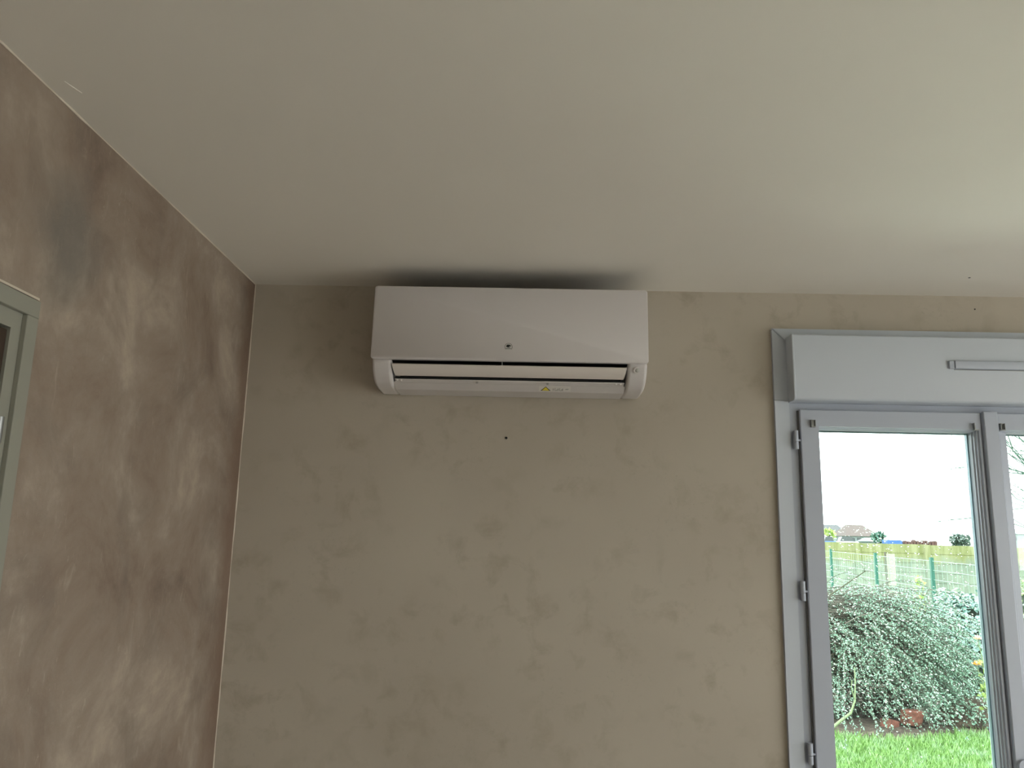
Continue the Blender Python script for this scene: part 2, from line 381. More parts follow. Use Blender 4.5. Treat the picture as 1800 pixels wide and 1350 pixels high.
# flat cover strips around the window
def trimpiece(n, pts, label, y0=2.388):
    o = MB().poly_y(pts, y0, 2.4).build('trim_%d' % n, m_pvc2, None, bev=.0012); struct(o, label, 'trim')
trimpiece(3, [(.7485, 2.1595), (.7885, 2.1595), (.7885, 2.3410), (.7485, 2.3810)], 'white vertical cover strip left of the shutter box')
trimpiece(4, [(.7487, 2.3815), (.7888, 2.3412), (1.959, 2.3412), (1.999, 2.3815)], 'white horizontal cover strip above the shutter box')
trimpiece(5, [(.7485, 0), (.7890, 0), (.7890, 2.1588), (.7485, 2.1588)], 'white vertical cover strip left of the garden window')
trimpiece(6, [(1.959, 0), (1.999, 0), (1.999, 2.1588), (1.959, 2.1588)], 'white vertical cover strip right of the garden window')
trimpiece(7, [(1.959, 2.1595), (1.999, 2.1595), (1.999, 2.3810), (1.959, 2.3410)], 'white vertical cover strip right of the shutter box')

# ------------------------------------------------------------------ French window
wn = empty('window_1', (1.37, 2.42, 0), kind='structure', category='window', label='white two-leaf French window onto the garden, rain drops on the glass')
b = MB(); b.rings([(.789, 1.957, .0, 2.1525, 2.47), (.789, 1.957, .0, 2.1525, 2.394), (.8270, 1.920, .05, 2.1230, 2.394), (.8290, 1.918, .052, 2.121, 2.397), (.8290, 1.918, .052, 2.121, 2.47)], True)
b.build('frame', m_pvc, wn)
box('threshold', .789, 1.957, 2.385, 2.47, 0, .05, m_pvc, wn, bev=.003)
def sash(x0, x1, gx0, gx1, side):
    z0, z1, gz0, gz1 = .045, 2.1310, .125, 2.0720
    def L(f, y): return (x0+(gx0-x0)*f[0], x1-(x1-gx1)*f[1], z0+(gz0-z0)*f[2], z1-(z1-gz1)*f[2], y)
    R = [(x0, x1, z0, z1, 2.434), (x0, x1, z0, z1, 2.3805), (x0+.0025, x1-.0025, z0+.0025, z1-.0025, 2.378)]
    a, c_b = (.88, .36) if side == 'L' else (.55, .88)
    R += [L((a, c_b, .86), 2.378), L((a+.02, c_b+.06, .88), 2.3835), L((a+.03, c_b+.22, .90), 2.3835), L((a+.04, c_b+.26, .91), 2.3895),
          L((a+.07 if side == 'L' else a+.2, min(c_b+.42, .97), .94), 2.3905), L((a+.08 if side == 'L' else a+.25, min(c_b+.45, .98), .95), 2.3970),
          (gx0-.001, gx1+.0015, gz0-.001, gz1+.001, 2.3985), (gx0, gx1, gz0, gz1, 2.4085), (gx0, gx1, gz0, gz1, 2.434)]
    s = MB().rings(R, True).build('sash', m_pvc, wn)
    g = MB().box(gx0-.004, gx1+.004, 2.4100, 2.4140, gz0-.004, gz1+.004).build('glass_pane', m_glass, s)
    g2 = MB().box(gx0-.004, gx1+.004, 2.4255, 2.4295, gz0-.004, gz1+.004).build('glass_pane', m_glass, s)
    MB().rings([(gx0+.0002, gx1-.0002, gz0+.0002, gz1-.0002, 2.4141), (gx0+.0002, gx1-.0002, gz0+.0002, gz1-.0002, 2.4254), (gx0+.0035, gx1-.0035, gz0+.0035, gz1-.0035, 2.4254), (gx0+.0035, gx1-.0035, gz0+.0035, gz1-.0035, 2.4141)], True).build('spacer', m_spacer, s)
    return s
sL = sash(.8175, 1.3535, .8794, 1.3300, 'L')
sR = sash(1.3556, 1.9270, 1.4360, 1.8660, 'R')
# gasket gap between frame and left leaf
box('gasket', .8135, .8172, 2.386, 2.46, .05, 2.128, mat('gasket_grey', (.14, .14, .14), .7), wn)
box('gasket', 1.3537, 1.3556, 2.384, 2.45, .05, 2.128, m_black, wn)
bt = box('cover_strip', 1.3560, 1.3985, 2.3665, 2.3785, .04, 2.1345, m_pvc, sR, bev=.003)
# rain drops on the outer face
V = []; Fc = []
rnd = random.Random(3)
def drop(x, z, rx, rz, tilt):
    n0 = len(V); k1 = 7
    ct, st_ = math.cos(tilt), math.sin(tilt)
    for lev, (s_c, h) in enumerate(((1, 0), (.8, .45), (.45, .85))):
        for j in range(k1):
            t = 2*math.pi*j/k1; u = rx*s_c*math.cos(t); w_ = rz*s_c*math.sin(t)
            V.append((x+u*ct-w_*st_, 2.42955+h*min(rx, rz)*.75, z+u*st_+w_*ct))
    V.append((x, 2.42955+min(rx, rz)*.75, z))
    for a in range(2):
        for j in range(k1): Fc.append((n0+a*k1+j, n0+(a+1)*k1+j, n0+(a+1)*k1+(j+1) % k1, n0+a*k1+(j+1) % k1))
    for j in range(k1): Fc.append((n0+2*k1+j, n0+3*k1, n0+2*k1+(j+1) % k1))
    Fc.append(tuple(n0+j for j in range(k1)))
for i in range(760):
    u = rnd.random(); z = 1.80 - .55*u**1.3 if rnd.random() < .95 else rnd.uniform(1.0, 1.5)
    r = rnd.choice((.0008, .0010, .0013, .0016, .0020)); drop(rnd.uniform(.885, 1.317), z, r*rnd.uniform(1.1, 2.2), r, rnd.uniform(-.7, 0))
rd = link('rain_drops', V, Fc, m_drop, sL, smooth=True); rd['kind'] = 'stuff'
V = []; Fc = []
for i in range(250): r = rnd.choice((.0008, .0011, .0014, .0018)); drop(rnd.uniform(1.44, 1.86), rnd.uniform(1.0, 1.8), r*rnd.uniform(1.1, 2), r, rnd.uniform(-.7, 0))
rd = link('rain_drops', V, Fc, m_drop, sR, smooth=True); rd['kind'] = 'stuff'
# hinges
for z in (2.0385, 1.6015, 1.1645, .72, .25):
    h = MB().tube([(.8035, 2.3795, z-.0275), (.8035, 2.3795, z-.0055)], .0068, 16).tube([(.8035, 2.3795, z-.0045), (.8035, 2.3795, z+.0275)], .0068, 16).build('hinge', m_pvc, wn, smooth=True)
    MB().box(.8085, .8165, 2.378, 2.382, z-.0035, z+.0015).build('hinge_pin', m_pvc, h)
    MB().box(.7995, .8075, 2.384, 2.395, z-.026, z+.026).build('hinge_plate', m_pvc, h)
# small metal hooks for a net curtain
def hook(x, z, par, half=False):
    b = MB()
    if half:
        b.box(x-.006, x-.0045, 2.3665, 2.3782, z-.006, z+.012).box(x-.006, x+.007, 2.3675, 2.3782, z-.0100, z-.0065).box(x-.0025, x, 2.371, 2.3782, z-.006, z+.006)
    else:
        b.box(x-.0065, x+.0065, 2.3752, 2.3782, z-.011, z+.011).box(x-.0065, x-.0050, 2.3665, 2.3782, z-.008, z+.010).box(x+.0050, x+.0065, 2.3665, 2.3782, z-.008, z+.010).box(x-.0065, x+.0065, 2.3665, 2.3782, z-.0115, z-.009)
    b.build('curtain_hook', m_steel, par, bev=.0004)
hook(.8535, 2.088, sL); hook(1.3330, 2.0865, sL, True); hook(1.4110, 2.0885, sR)
# handle on the meeting stile
hr = MB().poly_y(rounded(1.3625, 1.3935, 1.015, 1.167, .0154, 8), 2.3575, 2.3668).build('handle', m_pvc, sR, bev=.002)

o = MB().box(XR+.25, XR+1.65, -3.4, 2.72, 2.42, 2.52).build('sky_blocker', m_plain); struct(o, 'added unseen overhang above the right-hand window', 'roof')  # added out of view to cut sky light through the side window
o = MB().box(11.0, 11.2, -9, 5.2, -.1, 2.1).build('wall_sky_blocker', mat('blocker_render', (.45, .46, .42), .8)); struct(o, 'added unseen pale wall facing the right-hand window, blocking low sky', 'wall')  # added out of view to block horizon sky from the side window
# wide garden opening in the right wall (out of the frame, gives the room its daylight)
w2 = empty('window_2', (4.3, -.2, 0), kind='structure', category='window', label='wide white framed garden window in the right wall')
b = MB()
for y0, y1 in ((-2.6, -2.54), (-.48, -.42), (1.64, 1.7)): b.box(4.26, 4.32, y0, y1, 0, 2.3)
b.box(4.26, 4.32, -2.54, 1.64, 2.24, 2.3).box(4.26, 4.32, -2.54, 1.64, 0, .06); b.build('frame', m_pvc, w2)

# ------------------------------------------------------------------ small marks on wall and ceiling
def small_disc(nm, c, r, m_, axis='y', h=.0015):
    b = MB(); c = Vector(c); d_ = Vector((0, -1, 0)) if axis == 'y' else Vector((0, 0, -1))
    b.tube([c, c+d_*h*.7, c+d_*h], [r, r, r*.8], 14); return b.build(nm, m_, None, smooth=True)
tag(small_disc('screw_hole', (-.0605, 2.4, 2.029), .0038, m_ink), 'small dark screw hole in the beige wall below the air conditioner', 'screw hole')
tag(small_disc('nail_head', (1.2706, 2.2245, 2.5), .0032, mat('nail_grey', (.12, .12, .12), .5), 'z'), 'tiny dark nail head in the ceiling above the shutter box', 'nail')
tag(small_disc('nail_head', (1.3786, 2.4, 2.4590), .0022, m_ink), 'tiny dark nail head in the wall between ceiling and shutter box', 'nail')
ck = MB(); ck.tube([(-.823, 1.262, 2.4992), (-.818, 1.281, 2.4990), (-.8125, 1.300, 2.4992)], [.0004, .0009, .0003], 5)
tag(ck.build('paint_fleck', mat('pale_fleck', (.85, .82, .75), .6)), 'short pale paint fleck on the ceiling near the left wall', 'paint fleck')

# ================================================================== outdoors
GZ = -.10
def leafmat(name, c1, c2, rough=.45):
    m = mat(name, c1, rough); v_ = coord(m)
    setcol(m, mix(m, ramp(m, noise(m, v_, 40, 3, .7), [(.38, BW), (.62, WH)]), c1, c2)); return m
m_lawn = mat('lawn_soil', (.07, .13, .03), .9)
m_grass = leafmat('grass_blades', (.09, .21, .025), (.205, .35, .105), .5)
L0 = m_grass.node_tree.links; gcol = m_grass.node_tree.nodes['Principled BSDF'].inputs['Base Color'].links[0].from_socket
setcol(m_grass, mix(m_grass, ramp(m_grass, noise(m_grass, coord(m_grass), 5, 5, .7), [(.5, BW), (.68, WH)]), gcol, (.27, .40, .24)))
m_soil = mat('dry_litter_soil', (.12, .085, .06), .95)
v = coord(m_soil); setcol(m_soil, ramp(m_soil, noise(m_soil, v, 18, 6, .7), [(.35, (.03, .022, .018)), (.55, (.09, .068, .05)), (.72, (.20, .165, .12))]))
m_coto = leafmat('glaucous_leaf', (.09, .205, .13), (.34, .50, .39), .65)
m_ivy = leafmat('ivy_leaf', (.07, .17, .13), (.26, .40, .36), .3)
m_lime = leafmat('lime_leaf', (.24, .36, .07), (.38, .47, .16), .5)
m_bark = mat('grey_bark', (.08, .07, .055), .9)
m_core = mat('shade_core', (.015, .025, .016), .95)  # near-black filler colour standing in for shade deep in the foliage
m_green = mat('green_powder_coat', (.003, .085, .058), .4)
m_wire = mat('green_wire', (.22, .32, .26), .5)

m_bounce = mat('pale_bounce_paving', (.82, .87, .75), .8)  # added paving out of view, kept pale to bounce light onto the ceiling
struct(MB().box(-6, 12, 2.72, 5.6, GZ, GZ+.03).build('ground_bounce', m_bounce), 'added pale paving along the back of the house, unseen, bounces light to the ceiling', 'terrace')
struct(MB().box(XR+.3, 12, -9, 2.70, GZ, GZ+.03).build('ground_bounce', mat('rosy_bounce_paving', (.74, .71, .66), .8)), 'added rosy paving beside the house, unseen, bounces light into the room', 'terrace')  # added out of view, tinted to colour the light bounced indoors
b = MB(); b.box(-60, 160, 2.72, 200, GZ-.3, GZ); b.box(XR+.3, 160, -80, 2.72, GZ-.3, GZ).box(-60, XR+.3, -80, YF-.2, GZ-.3, GZ)
struct(b.build('ground_garden', m_lawn), 'green garden ground beyond the window', 'ground')
# lawn blades
r = random.Random(11); V = []; Fc = []
for i in range(26000):
    y = r.uniform(6.3, 8.75); x = r.uniform(.33*y, .68*y)
    if y > 8.45 + .18*math.sin(x*3.1) : continue
    h = r.uniform(.04, .11); a = r.uniform(0, 6.283); wd = r.uniform(.003, .006); ln = r.uniform(.0, .06)
    dx, dy = math.cos(a), math.sin(a); lx, ly = math.cos(a*3.3)*ln, math.sin(a*3.3)*ln; n0 = len(V)
    V += [(x-dx*wd, y-dy*wd, GZ), (x+dx*wd, y+dy*wd, GZ), (x+dx*wd*.7+lx*.4, y+dy*wd*.7+ly*.4, GZ+h*.6), (x-dx*wd*.7+lx*.4, y-dy*wd*.7+ly*.4, GZ+h*.6), (x+lx, y+ly, GZ+h)]
    Fc += [(n0, n0+1, n0+2, n0+3), (n0+3, n0+2, n0+4)]
tag(link('grass', V, Fc, m_grass), 'bright green lawn grass in front of the drooping shrub', 'grass', kind='stuff')
# planting bed
V = []; Fc = []; nx, ny = 60, 20
for j in range(ny+1):
    for i in range(nx+1):
        x = 2.4+5.2*i/nx; y = 8.4+.1*math.sin(x*3.1)+3.8*j/ny
        e = min(1, j/2)*.05; V.append((x, y, GZ-.01+e+r.uniform(0, .025)*(j > 0)))
for j in range(ny):
    for i in range(nx): a = j*(nx+1)+i; Fc.append((a, a+1, a+nx+2, a+nx+1))
struct(link('ground_bed', V, Fc, m_soil, smooth=True), 'brown planting bed of soil and dry leaves under the shrubs', 'ground')

# leaves / branch helpers
def leaf(V, Fc, p, d_, n, L, W):
    s = d_.cross(n);
    if s.length < 1e-4: return
    s.normalize(); n0 = len(V)
    V += [tuple(p), tuple(p+d_*L*.5+s*W), tuple(p+d_*L), tuple(p+d_*L*.5-s*W)]; Fc.append((n0, n0+1, n0+2, n0+3))
def rv(r): 
    while True:
        q = Vector((r.uniform(-1, 1), r.uniform(-1, 1), r.uniform(-1, 1)))
        if .05 < q.length < 1: return q.normalized()

# drooping shrub
sh = empty('drooping_shrub', (3.25, 9.3, GZ), category='shrub', label='large drooping shrub with small silvery green leaves on arching branches')
r = random.Random(5); LV = []; LF = []; BR = MB()
def arch(p0, v0, L, g, lf=True, n=16, den=1.0, rad=.006):
    pts = []
    for i in range(n+1):
        t = i/n*L; p = p0+v0*t+Vector((0, 0, -1))*g*t*t
        if p.z < GZ+.03: break
        pts.append(p)
    if len(pts) < 3: return
    BR.tube(pts, [rad*(1-.8*i/len(pts)) for i in range(len(pts))], 3, False)
    for i in range(3, len(pts)-1):
        a, c2 = pts[i], pts[i+1]; d_ = (c2-a).normalized(); q = int((c2-a).length*72*den)+1
        for j in range(q):
            p = a.lerp(c2, r.random()) + rv(r)*.007
            ld = (d_*.6 + rv(r)).normalized(); nn = (Vector((0, -.3, 1)) + rv(r)*.8).normalized()
            leaf(LV, LF, p, ld, nn, r.uniform(.015, .026), r.uniform(.006, .009))
for i in range(520):
    az = math.radians(r.uniform(-130, 30)); base_ = Vector((r.gauss(3.25, .32), r.gauss(9.45, .25), r.uniform(.0, 1.05)))
    el = r.uniform(.25, 1.05); v0 = Vector((math.cos(az)*math.cos(el)*1.15, math.sin(az)*math.cos(el)*.75, math.sin(el)*1.0))
    arch(base_, v0, r.uniform(1.0, 1.9), r.uniform(.38, .62))
for i in range(430):      # long sprays sweeping to the right
    base_ = Vector((r.uniform(3.0, 3.9), r.uniform(8.9, 9.4), r.uniform(.6, 1.25)))
    v0 = Vector((r.uniform(.6, 1.05), r.uniform(-.4, .05), r.uniform(-.1, .42)))
    arch(base_, v0, r.uniform(1.0, 1.55), r.uniform(.34, .5), den=1.2)
BR.build('branches', m_bark, sh); link('foliage', LV, LF, m_coto, sh)
# near-black scraps painting the shade in the heart of the shrub
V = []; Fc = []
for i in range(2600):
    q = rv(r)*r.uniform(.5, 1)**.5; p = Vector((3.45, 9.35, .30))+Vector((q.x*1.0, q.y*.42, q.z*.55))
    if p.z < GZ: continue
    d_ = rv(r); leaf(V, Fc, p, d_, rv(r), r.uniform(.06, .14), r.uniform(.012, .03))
link('shade_core', V, Fc, m_core, sh)
m_twig = mat('green_twig', (.17, .22, .11), .7); m_twigd = mat('brown_twig', (.045, .045, .025), .8)
b = MB(); b.tube([(2.98, 8.1, 1.265), (3.10, 8.08, 1.35), (3.24, 8.05, 1.45), (3.315, 8.0, 1.515)], [.008, .007, .006, .004], 6); b.tube([(3.30, 8.0, 1.505), (3.293, 7.98, 1.545)], .0035, 5); b.tube([(3.31, 8.0, 1.512), (3.345, 7.98, 1.515)], .003, 5)
b.build('bare_twig', m_twigd, sh)
b = MB(); b.tube([(2.95, 8.2, .0), (3.06, 8.2, .09), (3.17, 8.2, .17), (3.225, 8.22, .28), (3.25, 8.25, .45), (3.27, 8.3, .58)], [.016, .014, .012, .009, .006, .004], 7)
b.tube([(3.225, 8.22, .28), (3.19, 8.2, .40), (3.20, 8.2, .47)], .005, 5); b.build('green_stem', m_twig, sh)

# ivy mound
def mound(name, c, rad, n, m_, L, label, cat, seed, core=m_core, wid=.42, up_b=.5):
    r = random.Random(seed); e = empty(name, (c[0], c[1], GZ), category=cat, label=label)
    V = []; Fc = []
    for i in range(n):
        q = rv(r); q.z = abs(q.z) if r.random() < .8 else q.z; k_ = r.uniform(.82, 1.06)*(1+.14*math.sin(q.x*7+q.z*5)*math.cos(q.y*6))
        p = Vector(c)+Vector((q.x*rad[0], q.y*rad[1], q.z*rad[2]))*k_
        if p.z < GZ: continue
        nn = (q + rv(r)*.5 + Vector((0, 0, up_b))).normalized(); d_ = nn.cross(rv(r)).normalized() + Vector((0, 0, -.5)); d_.normalize()
        ll = L*r.uniform(.6, 1.15); n0 = len(V); s = d_.cross(nn).normalized()
        V += [tuple(p), tuple(p+d_*ll*.3+s*ll*wid), tuple(p+d_*ll*.72+s*ll*wid*.6), tuple(p+d_*ll), tuple(p+d_*ll*.72-s*ll*wid*.6), tuple(p+d_*ll*.3-s*ll*wid)]
        Fc += [(n0, n0+1, n0+2, n0+3), (n0, n0+3, n0+4, n0+5)]
    link('foliage', V, Fc, m_, e)
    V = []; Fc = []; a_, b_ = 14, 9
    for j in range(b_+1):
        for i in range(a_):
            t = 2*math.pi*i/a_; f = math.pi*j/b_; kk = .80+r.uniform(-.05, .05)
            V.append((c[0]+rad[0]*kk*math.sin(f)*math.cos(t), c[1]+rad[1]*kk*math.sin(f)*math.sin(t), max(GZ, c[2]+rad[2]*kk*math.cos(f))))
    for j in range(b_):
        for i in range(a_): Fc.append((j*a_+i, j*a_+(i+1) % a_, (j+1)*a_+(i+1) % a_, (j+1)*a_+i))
    link('core_hull', V, Fc, core, e)  # solid hull, in the shade-painted core colour by default
    return e
mound('ivy_mound', (5.62, 10.6, .35), (.62, .5, .85), 3600, m_ivy, .060, 'dense mound of broad-leaved ivy behind the drooping shrub', 'ivy', 21)
mound('ivy_mound', (7.05, 11.2, .30), (.55, .5, .75), 1800, m_ivy, .060, 'ivy mound seen through the right-hand window leaf', 'ivy', 22)
mound('lime_shrub', (4.85, 10.9, .40), (.34, .3, .58), 900, m_lime, .045, 'low yellow-green shrub between drooping shrub and ivy', 'shrub', 23, wid=.3)
mound('lime_shrub', (7.25, 12.2, .35), (.5, .4, .95), 1200, m_lime, .045, 'yellow-green shrub beside the vine at the right window leaf', 'shrub', 24, wid=.3)
mound('ground_cover_plant', (4.75, 8.95, .0), (.5, .25, .28), 420, m_coto, .04, 'low leafy ground cover at the right end of the bed', 'plant', 25, core=m_soil, wid=.32)
# sapling
sp = empty('young_sapling', (4.83, 10.2, GZ), category='sapling', label='slender yellow-green sapling standing in front of the wire fence')
b = MB(); b.tube([(4.83, 10.2, GZ), (4.84, 10.2, .6), (4.88, 10.2, 1.38)], [.012, .008, .003], 6); b.build('stem', m_twig, sp)
r = random.Random(31); V = []; Fc = []
for i in range(170):
    t = r.uniform(.35, 1); p = Vector((4.83+.05*t*t, 10.2, GZ+1.48*t))+rv(r)*.06*(1.35-t)*2; leaf(V, Fc, p, (rv(r)+Vector((0, 0, .3))).normalized(), rv(r), .055, .015)
link('foliage', V, Fc, m_lime, sp)
# roses
def rose(x, y, z, label, m1, seed):
    r = random.Random(seed); e = empty('rose', (x, y, GZ), category='flower', label=label, group='roses at the edge of the shrub')
    b = MB(); b.tube([(x+.12, y+.05, GZ), (x+.07, y+.02, z*.6), (x, y, z-.03)], [.006, .005, .004], 6); b.build('stem', m_twig, e)
    V = []; Fc = []
    for i in range(22):
        a = i*2.4; k_ = i/22; rr = .006+.036*k_; p = Vector((x, y, z))+Vector((math.cos(a)*rr*.4, math.sin(a)*rr*.4, 0))
        d_ = Vector((math.cos(a)*(.2+k_), math.sin(a)*(.2+k_), 1.1-k_)).normalized(); nn = Vector((math.cos(a), math.sin(a), -.3)).normalized()
        leaf(V, Fc, p+Vector((0, 0, -.02)), d_, nn, .045, .018)
    link('bloom', V, Fc, m1, e)
    V = []; Fc = []
    for i in range(14): leaf(V, Fc, Vector((x+.05, y+.02, z*.5+r.uniform(-.15, .2))), rv(r), rv(r), .07, .02)
    link('foliage', V, Fc, m_lime, e)
rose(4.63, 8.55, .865, 'pale peach rose bloom beside the window stile, upper one', mat('peach_petal', (.85, .58, .42), .6), 1)
rose(4.60, 8.55, .615, 'orange-yellow rose bloom beside the window stile, lower one', mat('orange_petal', (.85, .45, .12), .6), 2)
# broken terracotta bricks
m_terra = mat('terracotta', (.13, .045, .03), .8)
v = coord(m_terra); setcol(m_terra, ramp(m_terra, noise(m_terra, v, 14, 5, .7), [(.35, (.07, .03, .022)), (.55, (.20, .065, .042)), (.72, (.26, .16, .13))]))
def brick(c, size, rot, label, seed):
    r = random.Random(seed); M = Matrix.Translation(c) @ Matrix.Rotation(rot[2], 4, 'Z') @ Matrix.Rotation(rot[0], 4, 'X') @ Matrix.Rotation(rot[1], 4, 'Y')
    V = []
    for z in (-1, 1):
        for y in (-1, 1):
            for x in (-1, 1): V.append(tuple(M @ Vector(((x+r.uniform(-.15, .1)*(x > 0))*size[0], (y+r.uniform(-.1, .1))*size[1], (z+r.uniform(-.12, .12))*size[2]))))
    o = link('broken_brick', V, [(0, 2, 3, 1), (4, 5, 7, 6), (0, 1, 5, 4), (2, 6, 7, 3), (0, 4, 6, 2), (1, 3, 7, 5)], m_terra, None, bev=.01)
    tag(o, label, 'brick', 'broken bricks under the shrub')
brick((4.00, 8.75, .04), (.10, .05, .075), (.15, .1, .1), 'weathered orange-red brick leaning upright under the drooping shrub', 1)
brick((3.76, 8.72, -.03), (.09, .05, .05), (-.1, .25, .5), 'smaller reddish brick lying left of the upright brick', 2)

# wire fence
fn = empty('wire_fence', (7.2, 16, GZ), category='fence', label='green wire mesh fence on green posts in front of the pale wall')
posts = [(6.62, 11.6, 1.57), (6.92, 14.0, 1.605), (7.26, 17.0, 1.645), (7.84, 21.0, 1.70), (8.5, 25.5, 1.74)]
for x, y, z in posts: box('post', x-.026, x+.026, y-.026, y+.026, GZ, z, m_green, fn)
b = MB()
for q in range(len(posts)-1):
    a, c2 = posts[q], posts[q+1]
    for i in range(11):
        f = i/10; b.tube([(a[0], a[1]-.03, GZ+.1+(a[2]-GZ-.16)*f), (c2[0], c2[1]-.03, GZ+.1+(c2[2]-GZ-.16)*f)], .0045, 4)
    nn = int(((a[0]-c2[0])**2+(a[1]-c2[1])**2)**.5/.2)
    for i in range(1, nn):
        f = i/nn; x, y, z = (a[j]+(c2[j]-a[j])*f for j in range(3)); b.tube([(x, y-.03, GZ+.05), (x, y-.03, z-.06)], .0025, 4)
b.build('wire_mesh', m_wire, fn)

# mossy concrete boundary wall
m_cw = mat('mossy_concrete', (.5, .5, .4), .85)
v = coord(m_cw, (1, 1, 1)); L_ = m_cw.node_tree.links
sep = N(m_cw, 'ShaderNodeSeparateXYZ'); tc = N(m_cw, 'ShaderNodeTexCoord'); L_.new(tc.outputs['Object'], sep.inputs[0])
co = mix(m_cw, ramp(m_cw, noise(m_cw, coord(m_cw, (1.2, 1.2, .35)), 3, 5, .7), [(.38, BW), (.62, WH)]), (.125, .150, .115), (.20, .225, .175))
ms = mix(m_cw, ramp(m_cw, noise(m_cw, coord(m_cw, (2.5, 2.5, .3)), 2.2, 5, .7), [(.4, BW), (.6, WH)]), (.125, .135, .045), (.205, .205, .105))
nz = N(m_cw, 'ShaderNodeMath', operation='MULTIPLY_ADD'); L_.new(noise(m_cw, coord(m_cw, (1, 1, .5)), 1.5, 5, .7), nz.inputs[0]); nz.inputs[1].default_value = .9; L_.new(sep.outputs[2], nz.inputs[2])
mr = N(m_cw, 'ShaderNodeMapRange'); mr.inputs[1].default_value = 1.80; mr.inputs[2].default_value = 2.05; L_.new(nz.outputs[0], mr.inputs[0])
setcol(m_cw, mix(m_cw, mr.outputs[0], co, ms))
bw = empty('boundary_wall', (11, 25, GZ), category='wall', label='mossy precast concrete boundary wall behind the wire fence')
A = Vector((7.0, 27.5, 0)); B = Vector((17.5, 22.6, 0)); nseg = 6
for i in range(nseg):
    p = A.lerp(B, i/nseg); q = A.lerp(B, (i+1)/nseg); zt = 1.935+(1.80-1.935)*(i/nseg)*.9
    d_ = (q-p).normalized(); nrm = Vector((d_.y, -d_.x, 0)); 
    if nrm.y > 0: nrm = -nrm
    V = []; Fc = []
    rows = 7; hgt = (zt-GZ)/rows
    for k_ in range(rows):
        z0 = GZ+k_*hgt+.012; z1 = GZ+(k_+1)*hgt-.002; n0 = len(V)
        for off in (.05, -.05):
            for (pp, zz) in ((p, z0), (q, z0), (q, z1), (p, z1)): V.append(tuple(Vector((pp.x, pp.y, zz))+nrm*off))
        Fc += [(n0, n0+1, n0+2, n0+3), (n0+7, n0+6, n0+5, n0+4), (n0, n0+4, n0+5, n0+1), (n0+3, n0+2, n0+6, n0+7), (n0+1, n0+5, n0+6, n0+2), (n0, n0+3, n0+7, n0+4)]
    n0 = len(V)
    for (pp, zz) in ((p, GZ), (q, GZ), (q, zt-.02), (p, zt-.02)): V.append(tuple(Vector((pp.x, pp.y, zz))+nrm*.035))
    Fc.append((n0, n0+1, n0+2, n0+3))
    link('wall_panel', V, Fc, m_cw, bw)
for i in range(nseg+1):
    p = A.lerp(B, i/nseg); zt = 1.935-.12*(i/nseg)
    box('wall_post', p.x-.08, p.x+.08, p.y-.1, p.y+.08, GZ, zt+.01, m_cw, bw)
# pale concrete post with a dark pole beside it, nearer than the wall
cpst = box('concrete_post', 8.42, 8.56, 19.0, 19.12, GZ, 1.62, mat('pale_concrete', (.27, .29, .22), .8)); tag(cpst, 'pale concrete post standing between the second and third green fence posts', 'post')
tag(MB().tube([(8.36, 19.0, GZ), (8.34, 19.0, 1.66)], .022, 8).build('steel_pole', m_bark), 'thin dark pole right beside the pale concrete post', 'pole')

# far houses, trees and vehicles
def U(x, z, dist): return (x*dist, dist, 1.725+z*dist)
m_roofa = mat('weathered_roof', (.050, .052, .054), .8); m_roofb = mat('brown_tile_roof', (.066, .046, .040), .8)
m_render = mat('white_render', (.17, .20, .20), .8); m_win = mat('dark_pane', (.030, .038, .04), .2); m_stone = mat('grey_stone', (.10, .10, .10), .9)
def house(loc, W, D_, He, Hr, mr_, mw, label, wins, hip=.0, rot=0):
    e = empty('house', loc, category='house', label=label); e.rotation_euler = (0, 0, rot); o0 = Vector(loc)
    def lk(nm, V, Fc, m_, par): 
        o = link(nm, [tuple(Vector(q)+o0) for q in V], Fc, m_, par); return o
    lk('walls', [(-W/2, 0, 0), (W/2, 0, 0), (W/2, D_, 0), (-W/2, D_, 0), (-W/2, 0, He), (W/2, 0, He), (W/2, D_, He), (-W/2, D_, He)],
       [(0, 1, 5, 4), (1, 2, 6, 5), (2, 3, 7, 6), (3, 0, 4, 7)], mw, e)
    ov = .4; h = hip*W
    lk('roof', [(-W/2-ov, -ov, He-.1), (W/2+ov, -ov, He-.1), (W/2+ov, D_+ov, He-.1), (-W/2-ov, D_+ov, He-.1), (-W/2-ov+h, D_/2, He+Hr), (W/2+ov-h, D_/2, He+Hr)],
       [(0, 1, 5, 4), (2, 3, 4, 5), (1, 2, 5), (3, 0, 4), (0, 3, 2, 1)], mr_, e)
    for (x, z, ww, hh) in wins:
        bb = MB().box(x-ww/2, x+ww/2, -.06, .02, z-hh/2, z+hh/2); lk('window', bb.v, bb.f, m_win, e)
    return e
struct(MB().box(20, 120, 93, 190, GZ-.2, 1.55).build('ground_field', m_lawn), 'raised field beyond the boundary wall', 'ground')
house((56.2, 150, 1.55), 5.6, 7, 2.75, 1.7, m_roofa, m_stone, 'grey-roofed house furthest left on the skyline above the boundary wall', [(-1, 1.7, .8, 1), (1.6, 1.7, .8, 1)], .1)
house((57.9, 140, 1.55), 5.2, 7, 2.35, 1.9, m_roofb, m_render, 'brown hip-roofed white house on the skyline left of the dark green tree', [(-1.9, 1.6, .6, .8), (-.7, 1.6, .7, .8), (1.2, 1.6, .7, .8)], .30)
house((55.6, 128, 1.55), 2.6, 5, 1.4, .5, m_render, m_render, 'low white annex in front of the brown-roofed house', [(-.6, .9, .5, .5)], .1)
tag(MB().box(49.9, 51.7, 128, 130, 1.55, 3.3).build('garage_opening', m_win), 'dark open lean-to shed in front of the white house', 'shed')
